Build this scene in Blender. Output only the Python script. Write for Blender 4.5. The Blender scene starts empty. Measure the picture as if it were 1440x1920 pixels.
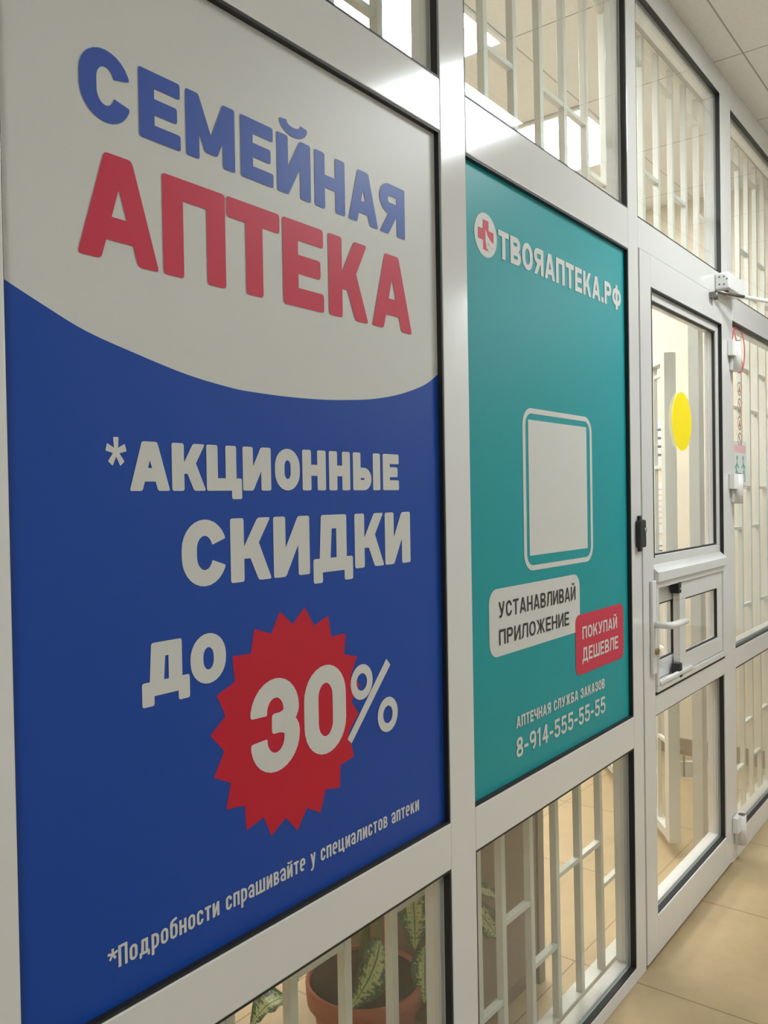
import bpy, bmesh, math, random
from mathutils import Vector, Matrix
from mathutils.geometry import delaunay_2d_cdt
random.seed(7)
SC = bpy.context.scene
COL = SC.collection
PI = math.pi

# ------------------------------------------------------------------ camera
F_PX, CX, CY, CAM_D, CAM_H = 1580.0, 720.0, 960.0, 0.90, 1.39
_X = Vector((1938 - CX, 915 - CY, F_PX)).normalized()            # facade direction seen by the camera
_P = Vector((938 - CX, 915 + 16.8 - CY, F_PX))
_Z = _P.cross(_X).normalized()
if _Z.y > 0: _Z = -_Z
_Y = _Z.cross(_X)
CAM_R = Matrix((( _X.x, _Y.x, _Z.x), (_X.y, _Y.y, _Z.y), (_X.z, _Y.z, _Z.z)))   # world -> camera (x right, y down, z ahead)
cam_data = bpy.data.cameras.new('camera')
cam_data.sensor_fit = 'HORIZONTAL'; cam_data.sensor_width = 36.0
cam_data.lens = F_PX / 1440.0 * 36.0
cam_data.clip_start = 0.02
cam = bpy.data.objects.new('camera', cam_data); COL.objects.link(cam)
r_, u_, b_ = CAM_R[0], -CAM_R[1], -CAM_R[2]
cam.matrix_world = Matrix(((r_.x, u_.x, b_.x, 0.0), (r_.y, u_.y, b_.y, -CAM_D), (r_.z, u_.z, b_.z, CAM_H), (0, 0, 0, 1)))
SC.camera = cam

def W(px, py, Y=0.0):
    """point of the plane y=Y (the glazed partition) measured from the photo"""
    d = CAM_R.transposed() @ Vector((px - CX, py - CY, F_PX))
    t = (CAM_D + Y) / d.y
    return d.x * t, d.z * t + CAM_H

# ------------------------------------------------------------------ world, exposure, light strengths
SC.view_settings.view_transform = 'Standard'; SC.view_settings.look = 'None'
SC.view_settings.gamma = 1.0; SC.view_settings.use_curve_mapping = False
SC.view_settings.exposure = 0.0
LAMP_CORRIDOR, LAMP_ROOM = 35.0, 44.0
wd = bpy.data.worlds.new('world'); SC.world = wd; wd.use_nodes = True
wd.node_tree.nodes['Background'].inputs[0].default_value = (1.0, .97, .93, 1)
wd.node_tree.nodes['Background'].inputs[1].default_value = 0.25
SC.cycles.use_denoising = True
SC.cycles.max_bounces = 10; SC.cycles.transparent_max_bounces = 24
SC.cycles.sample_clamp_indirect = 8.0

# ------------------------------------------------------------------ materials
MATS = {}
def srgb(r, g, b):
    f = lambda c: (c / 255 / 12.92) if c / 255 <= .04045 else ((c / 255 + .055) / 1.055) ** 2.4
    return (f(r), f(g), f(b))
def mat(name, col, rough=.5, metal=0.0, noise=0.0, nscale=30.0, bump=0.0, bscale=200.0, spec=.5, emit=0.0, coat=0.0, coat_rough=.2, stretch=None):
    m = bpy.data.materials.new(name); m.use_nodes = True
    nt = m.node_tree; N = nt.nodes; L = nt.links; p = N['Principled BSDF']
    p.inputs['Base Color'].default_value = (*col, 1); p.inputs['Roughness'].default_value = rough
    p.inputs['Metallic'].default_value = metal; p.inputs['Specular IOR Level'].default_value = spec
    if coat:
        p.inputs['Coat Weight'].default_value = coat; p.inputs['Coat Roughness'].default_value = coat_rough
    if emit:
        p.inputs['Emission Color'].default_value = (*col, 1); p.inputs['Emission Strength'].default_value = emit
    if noise or bump:
        tc = N.new('ShaderNodeTexCoord'); mp = N.new('ShaderNodeMapping'); L.new(tc.outputs['Object'], mp.inputs[0])
        if stretch: mp.inputs['Scale'].default_value = stretch
    if noise:
        t = N.new('ShaderNodeTexNoise'); t.inputs['Scale'].default_value = nscale; t.inputs['Detail'].default_value = 5
        L.new(mp.outputs[0], t.inputs[0])
        mx = N.new('ShaderNodeMix'); mx.data_type = 'RGBA'
        mx.inputs[6].default_value = (*[c * (1 - noise) for c in col], 1); mx.inputs[7].default_value = (*[min(1, c * (1 + noise)) for c in col], 1)
        L.new(t.outputs[0], mx.inputs[0]); L.new(mx.outputs[2], p.inputs['Base Color'])
    if bump:
        t2 = N.new('ShaderNodeTexNoise'); t2.inputs['Scale'].default_value = bscale; t2.inputs['Detail'].default_value = 3
        L.new(mp.outputs[0], t2.inputs[0])
        bp = N.new('ShaderNodeBump'); bp.inputs['Strength'].default_value = bump; bp.inputs['Distance'].default_value = .002
        L.new(t2.outputs[0], bp.inputs['Height']); L.new(bp.outputs[0], p.inputs['Normal'])
    MATS[name] = m
    return m

mat('white_profile', (.74, .73, .715), .13, bump=.035, bscale=45, noise=.02, nscale=3, spec=1.0)
mat('white_plastic', (.80, .79, .77), .3)
mat('black_rubber', (.012, .012, .013), .55, bump=.2, bscale=400)
mat('black_plastic', (.012, .012, .013), .4)
mat('chrome', (.6, .6, .6), .25, metal=1)
mat('dark_metal', (.2, .19, .18), .35, metal=1)
mat('brass', (.45, .36, .22), .35, metal=1)
mat('grille_paint', (.66, .66, .60), .38, noise=.05, nscale=12, bump=.1, bscale=90)
# printed film: every print shares the same satin film
def film(name, col): return mat(name, col, .42, noise=.04, nscale=700, spec=.35)
film('film_white', (.66, .65, .62)); film('film_blue', (.003, .058, .36)); film('film_blue_hazed', (.045, .10, .42))  # last one: heading blue with the sheen haze put into the colour
film('film_red', (.56, .006, .03)); film('film_red_hazed', (.60, .035, .075))  # second one: the same red with haze lightened into the colour
film('film_teal', (.004, .31, .34)); film('film_grey_ink', (.045, .04, .042))
mat('yellow_vinyl', (1.0, .80, .002), .4, spec=.2)
mat('paper', (.80, .79, .76), .7); mat('ink', (.10, .10, .11), .6); mat('pink_print', (.75, .45, .46), .6)
mat('red_print', (.62, .10, .13), .5); mat('brown_print', (.36, .20, .13), .5); mat('green_print', (.08, .38, .30), .5)
mat('clear_print_base', (.72, .72, .68), .4)
mat('wall_paint', (.76, .67, .52), .6, noise=.03, nscale=4)
mat('corridor_paint', (.76, .75, .73), .6)
mat('baseboard_wood', (.24, .17, .12), .4)
mat('cabinet_wood', (.22, .145, .085), .45, noise=.15, nscale=7, stretch=(6, 6, .6))
mat('cabinet_edge', (.22, .18, .14), .4)
mat('terracotta', (.42, .13, .075), .6, noise=.1, nscale=20)
mat('soil', (.035, .022, .015), .9, noise=.5, nscale=80, bump=.8, bscale=80)
mat('stem_green', (.13, .20, .06), .5)
mat('lamp_frame', (.8, .8, .8), .4)
mat('lamp_corridor', (.90, .98, 1.0), .5, emit=LAMP_CORRIDOR)
mat('lamp_room', (.97, .98, 1.0), .5, emit=LAMP_ROOM)

def glass_mat():
    m = bpy.data.materials.new('window_glass'); m.use_nodes = True
    nt = m.node_tree; N = nt.nodes; L = nt.links; N.clear()
    out = N.new('ShaderNodeOutputMaterial'); mix = N.new('ShaderNodeMixShader')
    tr = N.new('ShaderNodeBsdfTransparent'); tr.inputs[0].default_value = (.965, .98, .967, 1)
    gl = N.new('ShaderNodeBsdfGlossy'); gl.inputs['Roughness'].default_value = .01; gl.inputs[0].default_value = (1, 1, 1, 1)
    geo = N.new('ShaderNodeNewGeometry'); dot = N.new('ShaderNodeVectorMath'); dot.operation = 'DOT_PRODUCT'
    L.new(geo.outputs['Incoming'], dot.inputs[0]); L.new(geo.outputs['Normal'], dot.inputs[1])
    ab = N.new('ShaderNodeMath'); ab.operation = 'ABSOLUTE'; L.new(dot.outputs['Value'], ab.inputs[0])
    sb = N.new('ShaderNodeMath'); sb.operation = 'SUBTRACT'; sb.inputs[0].default_value = 1; L.new(ab.outputs[0], sb.inputs[1])
    pw = N.new('ShaderNodeMath'); pw.operation = 'POWER'; pw.inputs[1].default_value = 5; L.new(sb.outputs[0], pw.inputs[0])
    ma = N.new('ShaderNodeMath'); ma.operation = 'MULTIPLY_ADD'; ma.inputs[1].default_value = .95; ma.inputs[2].default_value = .045
    L.new(pw.outputs[0], ma.inputs[0]); L.new(ma.outputs[0], mix.inputs[0])
    L.new(tr.outputs[0], mix.inputs[1]); L.new(gl.outputs[0], mix.inputs[2]); L.new(mix.outputs[0], out.inputs[0])
    MATS['window_glass'] = m
glass_mat()

def tile_mat(name, col, pitch, ox, oy, joint, jcol, rough, noise=.12, nscale=5):
    m = mat(name, col, rough); nt = m.node_tree; N = nt.nodes; L = nt.links; p = N['Principled BSDF']
    tc = N.new('ShaderNodeTexCoord'); sep = N.new('ShaderNodeSeparateXYZ'); L.new(tc.outputs['Object'], sep.inputs[0])
    masks = []
    for ax, o in ((0, ox), (1, oy)):
        a = N.new('ShaderNodeMath'); a.operation = 'SUBTRACT'; a.inputs[1].default_value = o; L.new(sep.outputs[ax], a.inputs[0])
        b = N.new('ShaderNodeMath'); b.operation = 'PINGPONG'; b.inputs[1].default_value = pitch / 2; L.new(a.outputs[0], b.inputs[0])
        c = N.new('ShaderNodeMath'); c.operation = 'LESS_THAN'; c.inputs[1].default_value = joint / 2; L.new(b.outputs[0], c.inputs[0])
        masks.append(c)
    mxm = N.new('ShaderNodeMath'); mxm.operation = 'MAXIMUM'; L.new(masks[0].outputs[0], mxm.inputs[0]); L.new(masks[1].outputs[0], mxm.inputs[1])
    t = N.new('ShaderNodeTexNoise'); t.inputs['Scale'].default_value = nscale; t.inputs['Detail'].default_value = 8; t.inputs['Roughness'].default_value = .7
    L.new(tc.outputs['Object'], t.inputs[0])
    mx = N.new('ShaderNodeMix'); mx.data_type = 'RGBA'
    mx.inputs[6].default_value = (*[c * (1 - noise) for c in col], 1); mx.inputs[7].default_value = (*[min(1, c * (1 + noise)) for c in col], 1)
    L.new(t.outputs[0], mx.inputs[0])
    m2 = N.new('ShaderNodeMix'); m2.data_type = 'RGBA'; m2.inputs[7].default_value = (*jcol, 1)
    L.new(mxm.outputs[0], m2.inputs[0]); L.new(mx.outputs[2], m2.inputs[6]); L.new(m2.outputs[2], p.inputs['Base Color'])
    return m
tile_mat('floor_tiles', (.43, .315, .175), .6, 1.712, .19, .005, (.25, .15, .08), .38, .22, 6)
tile_mat('ceiling_tiles', (.80, .79, .76), .6, .14, -.70, .006, (.40, .38, .35), .8, .10, 60)

def leaf_mat():
    m = mat('variegated_leaf', (.08, .16, .05), .4); nt = m.node_tree; N = nt.nodes; L = nt.links; p = N['Principled BSDF']
    uv = N.new('ShaderNodeUVMap'); sep = N.new('ShaderNodeSeparateXYZ'); L.new(uv.outputs[0], sep.inputs[0])
    # v is 0 on the midrib and 1 on the rim; blotches run out along the side veins
    mp = N.new('ShaderNodeMapping'); mp.inputs['Scale'].default_value = (26, 4.5, 1); L.new(uv.outputs[0], mp.inputs[0])
    t = N.new('ShaderNodeTexNoise'); t.inputs['Scale'].default_value = 1.0; t.inputs['Detail'].default_value = 4; L.new(mp.outputs[0], t.inputs[0])
    a = N.new('ShaderNodeMath'); a.operation = 'MULTIPLY_ADD'; a.inputs[1].default_value = -.42; L.new(sep.outputs[1], a.inputs[0]); L.new(t.outputs[0], a.inputs[2])
    cr = N.new('ShaderNodeValToRGB'); L.new(a.outputs[0], cr.inputs[0])
    cr.color_ramp.elements[0].position = .22; cr.color_ramp.elements[0].color = (.035, .085, .03, 1)
    cr.color_ramp.elements[1].position = .42; cr.color_ramp.elements[1].color = (.55, .60, .26, 1)
    rib = N.new('ShaderNodeMath'); rib.operation = 'LESS_THAN'; rib.inputs[1].default_value = .05; L.new(sep.outputs[1], rib.inputs[0])
    mx = N.new('ShaderNodeMix'); mx.data_type = 'RGBA'; mx.inputs[7].default_value = (.10, .20, .07, 1)
    L.new(rib.outputs[0], mx.inputs[0]); L.new(cr.outputs[0], mx.inputs[6]); L.new(mx.outputs[2], p.inputs['Base Color'])
leaf_mat()

# ------------------------------------------------------------------ mesh helpers
def BM(): return bmesh.new()
def box(bm, x0, y0, z0, x1, y1, z1, bev=0.0, mi=0):
    vs = [bm.verts.new(p) for p in ((x0,y0,z0),(x1,y0,z0),(x1,y1,z0),(x0,y1,z0),(x0,y0,z1),(x1,y0,z1),(x1,y1,z1),(x0,y1,z1))]
    fs = [bm.faces.new([vs[i] for i in q]) for q in ((3,2,1,0),(4,5,6,7),(0,1,5,4),(1,2,6,5),(2,3,7,6),(3,0,4,7))]
    for f in fs: f.material_index = mi
    if bev > 0:
        es = list({e for f in fs for e in f.edges})
        bmesh.ops.bevel(bm, geom=es, offset=bev, segments=2, profile=.6, affect='EDGES', clamp_overlap=True)
    return bm
def tube(bm, pts, rad, seg=12, cap=True, mi=0):
    pts = [Vector(p) for p in pts]; rings = []
    for i, p in enumerate(pts):
        a = pts[max(0, i - 1)]; b = pts[min(len(pts) - 1, i + 1)]; t = (b - a).normalized()
        ref = Vector((0, 0, 1)) if abs(t.z) < .9 else Vector((1, 0, 0))
        n1 = t.cross(ref).normalized(); n2 = t.cross(n1)
        r = rad[i] if isinstance(rad, (list, tuple)) else rad
        rings.append([bm.verts.new(p + n1 * r * math.cos(2*PI*k/seg) + n2 * r * math.sin(2*PI*k/seg)) for k in range(seg)])
    for i in range(len(rings) - 1):
        for k in range(seg):
            f = bm.faces.new([rings[i][k], rings[i][(k+1) % seg], rings[i+1][(k+1) % seg], rings[i+1][k]]); f.smooth = True; f.material_index = mi
    if cap:
        bm.faces.new(rings[0][::-1]).material_index = mi; bm.faces.new(rings[-1]).material_index = mi
    return bm
def lathe(bm, prof, cx, cy, seg=40):
    rings = [[bm.verts.new((cx + r*math.cos(2*PI*k/seg), cy + r*math.sin(2*PI*k/seg), z)) for k in range(seg)] for r, z in prof]
    for i in range(len(rings)-1):
        for k in range(seg):
            f = bm.faces.new([rings[i][k], rings[i][(k+1) % seg], rings[i+1][(k+1) % seg], rings[i+1][k]]); f.smooth = True
    bm.faces.new(rings[0][::-1]); bm.faces.new(rings[-1])
    return bm
def obj(name, bm, mats, parent=None, label=None):
    me = bpy.data.meshes.new(name)
    bmesh.ops.recalc_face_normals(bm, faces=bm.faces[:]); bm.to_mesh(me); bm.free()
    for m in (mats if isinstance(mats, (list, tuple)) else [mats]): me.materials.append(MATS[m])
    o = bpy.data.objects.new(name, me); COL.objects.link(o)
    if parent:
        o.parent = parent; o.matrix_parent_inverse = Matrix.Translation(-parent.location)
    if label: o['label'] = label
    return o
def tag(o, label, cat, group=None, kind=None):
    o['label'] = label; o['category'] = cat
    if group: o['group'] = group
    if kind: o['kind'] = kind
    return o
def thing(name, label, cat, loc=(0,0,0), group=None, kind=None):
    o = bpy.data.objects.new(name, None); COL.objects.link(o); o.location = loc; o.empty_display_size = .05
    return tag(o, label, cat, group, kind)
def struct(name, bm, m, label, cat): return tag(obj(name, bm, m), label, cat, kind='structure')
def copy_tree(o, parent=None):
    c = o.copy(); COL.objects.link(c)
    if parent: c.parent = parent
    for ch in list(o.children): copy_tree(ch, c)
    return c

# ------------------------------------------------------------------ lettering: outlines drawn stroke by stroke
def corner(cx, cy, rx, ry, a0, a1, n=7):
    return [(cx + rx*math.cos(math.radians(a0+(a1-a0)*i/n)), cy + ry*math.sin(math.radians(a0+(a1-a0)*i/n))) for i in range(n+1)]
def round_poly(pts, r, n=3):
    out = []; k = len(pts)
    for i in range(k):
        p = Vector(pts[i]); a = Vector(pts[i-1]) - p; b = Vector(pts[(i+1) % k]) - p
        la, lb = a.length, b.length
        if la < 1e-7 or lb < 1e-7: continue
        ang = a.angle(b)
        if ang > math.radians(140): out.append(tuple(p)); continue
        d = min(r, la*.45, lb*.45); p0 = p + a/la*d; p1 = p + b/lb*d
        for j in range(n+1):
            t = j/n; q = p0*(1-t)**2 + p*2*t*(1-t) + p1*t*t; out.append(tuple(q))
    return out
class Link(list): pass                                # one link of a closed ring, never rounded
def stroke(path, tv, th=None, closed=False):
    """strip polygon(s) round a centre line; tv thickness where it runs upright, th where it runs level"""
    th = th or tv; k = len(path); L, Rr = [], []
    P = [Vector(p) for p in path]
    for i in range(k):
        a = P[i-1] if (closed or i > 0) else P[i]; b = P[(i+1) % k] if (closed or i < k-1) else P[i]
        t = (b - a)
        if t.length < 1e-9: t = Vector((1, 0))
        t.normalize(); n = Vector((-t.y, t.x))
        off = Vector((n.x*tv/2, n.y*th/2))
        L.append(tuple(P[i] + off)); Rr.append(tuple(P[i] - off))
    if closed: return [Link([L[i], L[(i+1) % k], Rr[(i+1) % k], Rr[i]]) for i in range(k)]
    return [L + Rr[::-1]]
def area(q): return .5*sum(q[i-1][0]*q[i][1] - q[i][0]*q[i-1][1] for i in range(len(q)))
def union(polys, sc=1000.0):
    """one flat triangulation without overlaps"""
    V, Fs = [], []
    for q in polys:
        q2 = []
        for p in q:
            if not q2 or abs(p[0]-q2[-1][0]) + abs(p[1]-q2[-1][1]) > 2e-6: q2.append(p)
        if len(q2) > 2 and abs(q2[0][0]-q2[-1][0]) + abs(q2[0][1]-q2[-1][1]) < 2e-6: q2.pop()
        if len(q2) < 3: continue
        if area(q2) < 0: q2 = q2[::-1]
        Fs.append(list(range(len(V), len(V)+len(q2)))); V += [Vector((p[0]*sc, p[1]*sc)) for p in q2]
    r = delaunay_2d_cdt(V, [], Fs, 0, 1e-4)
    res = []
    for f in r[2]:
        pts = [r[0][i] for i in f]; c = sum(pts, Vector((0, 0)))/len(pts)
        if any(winding(c, [V[i] for i in g]) for g in Fs): res.append([(p.x/sc, p.y/sc) for p in pts])
    return res
def winding(c, poly):
    w = 0; a = poly[-1]
    for b in poly:
        cr = (b.x-a.x)*(c.y-a.y) - (c.x-a.x)*(b.y-a.y)
        if a.y <= c.y:
            if b.y > c.y and cr > 0: w += 1
        elif b.y <= c.y and cr < 0: w -= 1
        a = b
    return w
def rect(x0, y0, x1, y1): return [(x0,y0),(x1,y0),(x1,y1),(x0,y1)]
def para(xb, xt, y0, y1, t): return [(xb,y0),(xb+t,y0),(xt+t,y1),(xt,y1)]
def ringpath(x0, y0, x1, y1, rx, ry):
    return (corner(x1-rx,y1-ry,rx,ry,0,90) + corner(x0+rx,y1-ry,rx,ry,90,180) + corner(x0+rx,y0+ry,rx,ry,180,270) + corner(x1-rx,y0+ry,rx,ry,270,360))
def bowl(x0, x1, y0, y1, s, sh):
    """right-hand bowl whose outer edge reaches x1"""
    xr = x1 - s/2; yb = y0 + sh/2; yt = y1 - sh/2; r = min((yt-yb)/2, (x1-x0)*.55)
    return stroke([(x0, yt)] + corner(xr-r, yt-r, r, r, 90, 0) + corner(xr-r, yb+r, r, r, 0, -90) + [(x0, yb)], s, sh)
def glyph(ch, w, h, s):
    sh = s*.86; xh = h
    R = min(w*.5 - s/2, h*.30); Ry = min(h*.5 - sh/2, R*1.05)
    def loop(x0=0, y0=0, x1=w, y1=h): 
        rx = min((x1-x0)*.5 - s/2, (y1-y0)*.32); ry = min((y1-y0)*.5 - sh/2, rx*1.1)
        return x0+s/2, y0+sh/2, x1-s/2, y1-sh/2, rx, ry
    def openC(y_up, y_dn, x0=0, y0=0, x1=w, y1=h):
        a0, b0, a1, b1, rx, ry = loop(x0, y0, x1, y1)
        mid = [p for p in ringpath(a0, b0, a1, b1, rx, ry) if not (p[0] > (a0+a1)/2 and y_dn <= p[1] <= y_up)]
        return stroke([(a1-s*.05, y_up)] + mid + [(a1-s*.05, y_dn)], s, sh)
    P = []
    if ch == 'С' or ch == 'с': P += openC(h*.66, h*.34)
    elif ch in 'ОоO0':
        P += stroke(ringpath(*loop()), s, sh, True)
    elif ch in 'Ее' and ch == 'Е': P += [rect(0,0,s,h), rect(0,0,w,sh), rect(0,h-sh,w,h), rect(0,h*.5-sh/2,w*.92,h*.5+sh/2)]
    elif ch == 'М':
        t = s*.92; P += [rect(0,0,s*.95,h), rect(w-s*.95,0,w,h), para(w/2-t/2,0,h*.14,h,t), para(w/2-t/2,w-t,h*.14,h,t)]
    elif ch in 'ИиЙй':
        P += [rect(0,0,s,h), rect(w-s,0,w,h), para(0,w-s,0,h,s)]
        if ch in 'Йй': P += stroke([(w*.5+s*.95*math.cos(math.radians(a)), h*1.25+s*.55*math.sin(math.radians(a))) for a in range(175, 366, 19)], s*.7, s*.6)
    elif ch in 'Нн': P += [rect(0,0,s,h), rect(w-s,0,w,h), rect(0,h*.5-sh/2,w,h*.5+sh/2)]
    elif ch == 'А':
        t = s*.95; P += [para(0,w/2-t*.62,0,h,t), para(w-t,w/2-t*.38,0,h,t), rect(w*.2,h*.19,w*.8,h*.19+sh)]
    elif ch in 'Яя':
        P += [[(w-x, y) for x, y in q] for q in bowl(s*.5, w, h*.40, h, s, sh)]
        P += [rect(w-s,0,w,h), para(0, w*.38, 0, h*.46, s*1.02)]
    elif ch in 'Пп': P += [rect(0,0,s,h), rect(w-s,0,w,h), rect(0,h-sh,w,h)]
    elif ch in 'Тт': P += [rect(w/2-s/2,0,w/2+s/2,h), rect(0,h-sh,w,h)]
    elif ch in 'Кк':
        t = s*1.02; P += [rect(0,0,s,h), para(s*.55, w-t*1.05, h*.36, h, t), [(w-t,0),(w,0),(w*.56+t*.35,h*.62),(w*.56-t*.55,h*.52)], ]
    elif ch in 'Цц':
        P += [rect(0,0,s,h), rect(w-s*1.5,0,w-s*.5,h), rect(0,0,w-s*.5,sh), rect(w-s*.95,-h*.19,w,sh)]
    elif ch in 'Ыы':
        b = w - s*1.22; P += [rect(0,0,s,h), rect(w-s,0,w,h)] + bowl(s*.5, b, 0, h*.60, s*.95, sh)
    elif ch == 'Ь': P += [rect(0,0,s,h)] + bowl(s*.5, w, 0, h*.58, s, sh)
    elif ch in 'Дд':
        P += [[(w*.14,0),(w*.14+s,0),(w*.22+s*.98,h),(w*.20,h)], rect(w*.84-s,0,w*.84,h), rect(w*.20,h-sh,w*.84,h), rect(0,0,w,sh), rect(0,-h*.18,s*.85,sh), rect(w-s*.85,-h*.18,w,sh)]
    elif ch in 'Лл':
        P += [rect(w-s,0,w,h), rect(w*.22,h-sh,w,h), stroke([(0,sh*.5),(w*.12,sh*.55),(w*.20,h*.2),(w*.22+s*.42,h)], s, sh)[0]]
    elif ch == 'В': P += [rect(0,0,s,h)] + bowl(s*.5, w*.95, h*.47, h, s, sh) + bowl(s*.5, w, 0, h*.53, s, sh)
    elif ch == 'в': P += [rect(0,0,s,h)] + bowl(s*.5, w*.95, h*.45, h, s*.9, sh*.9) + bowl(s*.5, w, 0, h*.55, s*.9, sh*.9)
    elif ch == 'Р': P += [rect(0,0,s,h)] + bowl(s*.5, w, h*.40, h, s, sh)
    elif ch == 'У':
        P += [para(w*.42, 0, h*.28, h, s), stroke([(w-s/2,h),(w*.55,h*.26),(w*.42,sh*.6),(w*.12,sh*.55)], s, sh)[0]]
    elif ch == 'у':
        P += [para(w*.40, 0, h*.02, h, s), stroke([(w-s/2,h),(w*.52,-h*.05),(w*.36,-h*.26),(w*.06,-h*.27)], s, sh)[0]]
    elif ch == 'Ж':
        t = s*.95
        P += [rect(w/2-s/2,0,w/2+s/2,h), para(0,w*.36,0,h*.58,t), para(w-t,w*.64-t,0,h*.58,t), para(w*.36,.02*w,h*.44,h,t), para(w*.64-t,w*.98-t,h*.44,h,t)]
    elif ch == 'Ш' or ch == 'ш': P += [rect(0,0,s,h), rect(w/2-s/2,0,w/2+s/2,h), rect(w-s,0,w,h), rect(0,0,w,sh)]
    elif ch == 'Ч': P += [rect(w-s,0,w,h)] + stroke([(s/2,h),(s/2,h*.62)] + corner(s/2+w*.3,h*.62,w*.3,h*.2,180,270) + [(w-s/2,h*.42)], s, sh)
    elif ch == 'Б': P += [rect(0,0,s,h), rect(0,h-sh,w*.9,h)] + bowl(s*.5, w, 0, h*.60, s, sh)
    elif ch in 'З3':
        x1 = w - s/2; yt = h - sh/2; yb = sh/2; r1 = min(w*.5-s/2, h*.26); r2 = r1
        P += stroke(corner(s/2+r1, yt-r1*1.02, r1, r1*1.02, 184, 90) + corner(x1-r1, yt-r1*1.02, r1*.97, r1*1.02, 90, 0) + corner(x1-r1*.9, h*.64, r1*.87, h*.12, 0, -80) + [(w*.42, h*.525)], s, sh)
        P += stroke([(w*.42, h*.515)] + corner(x1-r2*.9, h*.38, r2*.9, h*.135, 80, 0) + corner(x1-r2, yb+r2*1.02, r2, r2*1.02, 0, -90) + corner(s/2+r2, yb+r2*1.02, r2, r2*1.02, -90, -184), s, sh)
    elif ch == 'Ф': P += [rect(w/2-s/2,-h*.05,w/2+s/2,h*1.05)] + stroke(ringpath(*loop(0,h*.14,w,h*.88)), s, sh, True)
    elif ch == 'р': P += [rect(0,-h*.36,s,h)] + bowl(s*.5, w, 0, h, s, sh)
    elif ch == 'а':
        P += [rect(w-s,0,w,h*.7)] + stroke([(s*.45,h*.74)] + corner(w*.45,h*.7,w*.40,h*.3-sh/2,160,90) + corner(w-s/2-w*.3,h*.66,w*.3,h*.34-sh/2,90,0), s, sh)
        P += stroke(ringpath(*loop(0, 0, w, h*.60)), s*.9, sh*.9, True)
    elif ch == 'е':
        a0,b0,a1,b1,rx,ry = loop(); lp = ringpath(a0,b0,a1,b1,rx,ry)
        P += stroke([(a1, h*.47)] + lp[:-4] , s, sh) + [rect(s*.3,h*.42,w-s*.3,h*.42+sh*.9)]
    elif ch == 'б':
        P += stroke(ringpath(*loop(0,0,w,h)), s, sh, True) + stroke([(s/2,h*.5),(s/2,h*.95)] + corner(s/2+w*.4,h*.95,w*.4,h*.28,180,95) + [(w*.92,h*1.30)], s, sh)
    elif ch == '1': P += [rect(w*.62-s/2,0,w*.62+s/2,h), [(0,h*.70),(0,h*.84),(w*.5,h),(w*.62,h),(w*.62,h-sh*1.1)]]
    elif ch == '4': P += [rect(w*.68-s/2,0,w*.68+s/2,h), rect(0,h*.22,w,h*.22+sh), [(0,h*.26),(s*1.0,h*.26),(w*.68+s*.1,h),(w*.68-s*.75,h)]]
    elif ch == '5':
        P += [rect(w*.08,h*.46,w*.08+s*.95,h), rect(w*.08,h-sh,w*.95,h)]
        P += stroke([(w*.08+s*.3,h*.545)] + corner(w-s/2-w*.34,h*.40,w*.34,h*.18,85,0) + corner(w-s/2-w*.3,sh/2+h*.2,w*.3,h*.2,0,-90) + corner(s/2+w*.3,sh/2+h*.2,w*.3,h*.2,-90,-175), s, sh)
    elif ch == '8': P += stroke(ringpath(*loop(w*.04,h*.47,w*.96,h)), s, sh, True) + stroke(ringpath(*loop(0,0,w,h*.53)), s, sh, True)
    elif ch == '9': P += stroke(ringpath(*loop(0,h*.38,w,h)), s, sh, True) + stroke([(w-s/2,h*.68),(w-s/2,h*.42)] + corner(w*.4,h*.42,w*.6-s/2,h*.42-sh/2,0,-80), s, sh)
    elif ch == '-': P += [rect(0,h*.34,w,h*.34+sh)]
    elif ch == '.': P += [rect(0,0,w,sh*1.1)]
    elif ch == '*':
        for k in range(5):
            a = PI/2 + k*2*PI/5; d = Vector((math.cos(a), math.sin(a))); n = Vector((-d.y, d.x)); c = Vector((w/2, h*.72)); r = h*.27
            P += [[tuple(c - n*s*.35), tuple(c + d*r - n*s*.42), tuple(c + d*r + n*s*.42), tuple(c + n*s*.35)]]
    rr = s*.16
    out = []
    for q in P:
        if isinstance(q, Link): out.append(q)
        else: out.append(round_poly(q, rr))
    return union(out)
WIDTH = {'М':1.3,'Ж':1.42,'Ш':1.42,'ш':1.38,'Ы':1.35,'Д':1.2,'д':1.15,'Ц':1.1,'ц':1.08,'Ф':1.25,'1':.62,'-':.6,'.':.32,' ':.48,'*':.75,'Л':1.04,'л':.98,'А':1.08,'О':1.04,
         'а':.84,'е':.86,'о':.88,'с':.82,'т':.80,'и':.88,'н':.88,'п':.86,'р':.86,'в':.84,'й':.88,'у':.86,'к':.86,'б':.90,'У':1.0,'Т':.96,'Е':.86,'Р':.94,'К':1.0}
LOWER = set('абвгдейиклмнопрстуцш')
def add_poly(bm, pts, Y, mi=0):
    pts2 = []
    for p in pts:
        if not pts2 or (abs(p[0]-pts2[-1][0]) + abs(p[1]-pts2[-1][1])) > 1e-6: pts2.append(p)
    if len(pts2) < 3: return
    try:
        f = bm.faces.new([bm.verts.new((x, Y, z)) for x, z in pts2]); f.material_index = mi
    except ValueError: pass
def facing(bm):
    """printed faces look into the corridor"""
    for f in bm.faces:
        f.normal_update()
        if f.normal.y > 0: f.normal_flip()
    return bm
def letters(bm, boxes, z0, z1, s, Y):
    """boxes: (letter, x0, x1); heights given by z0, z1"""
    for ch, x0, x1 in boxes:
        for q in glyph(ch, x1-x0, z1-z0, s): add_poly(bm, [(x0+x, z0+y) for x, y in q], Y)
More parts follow.
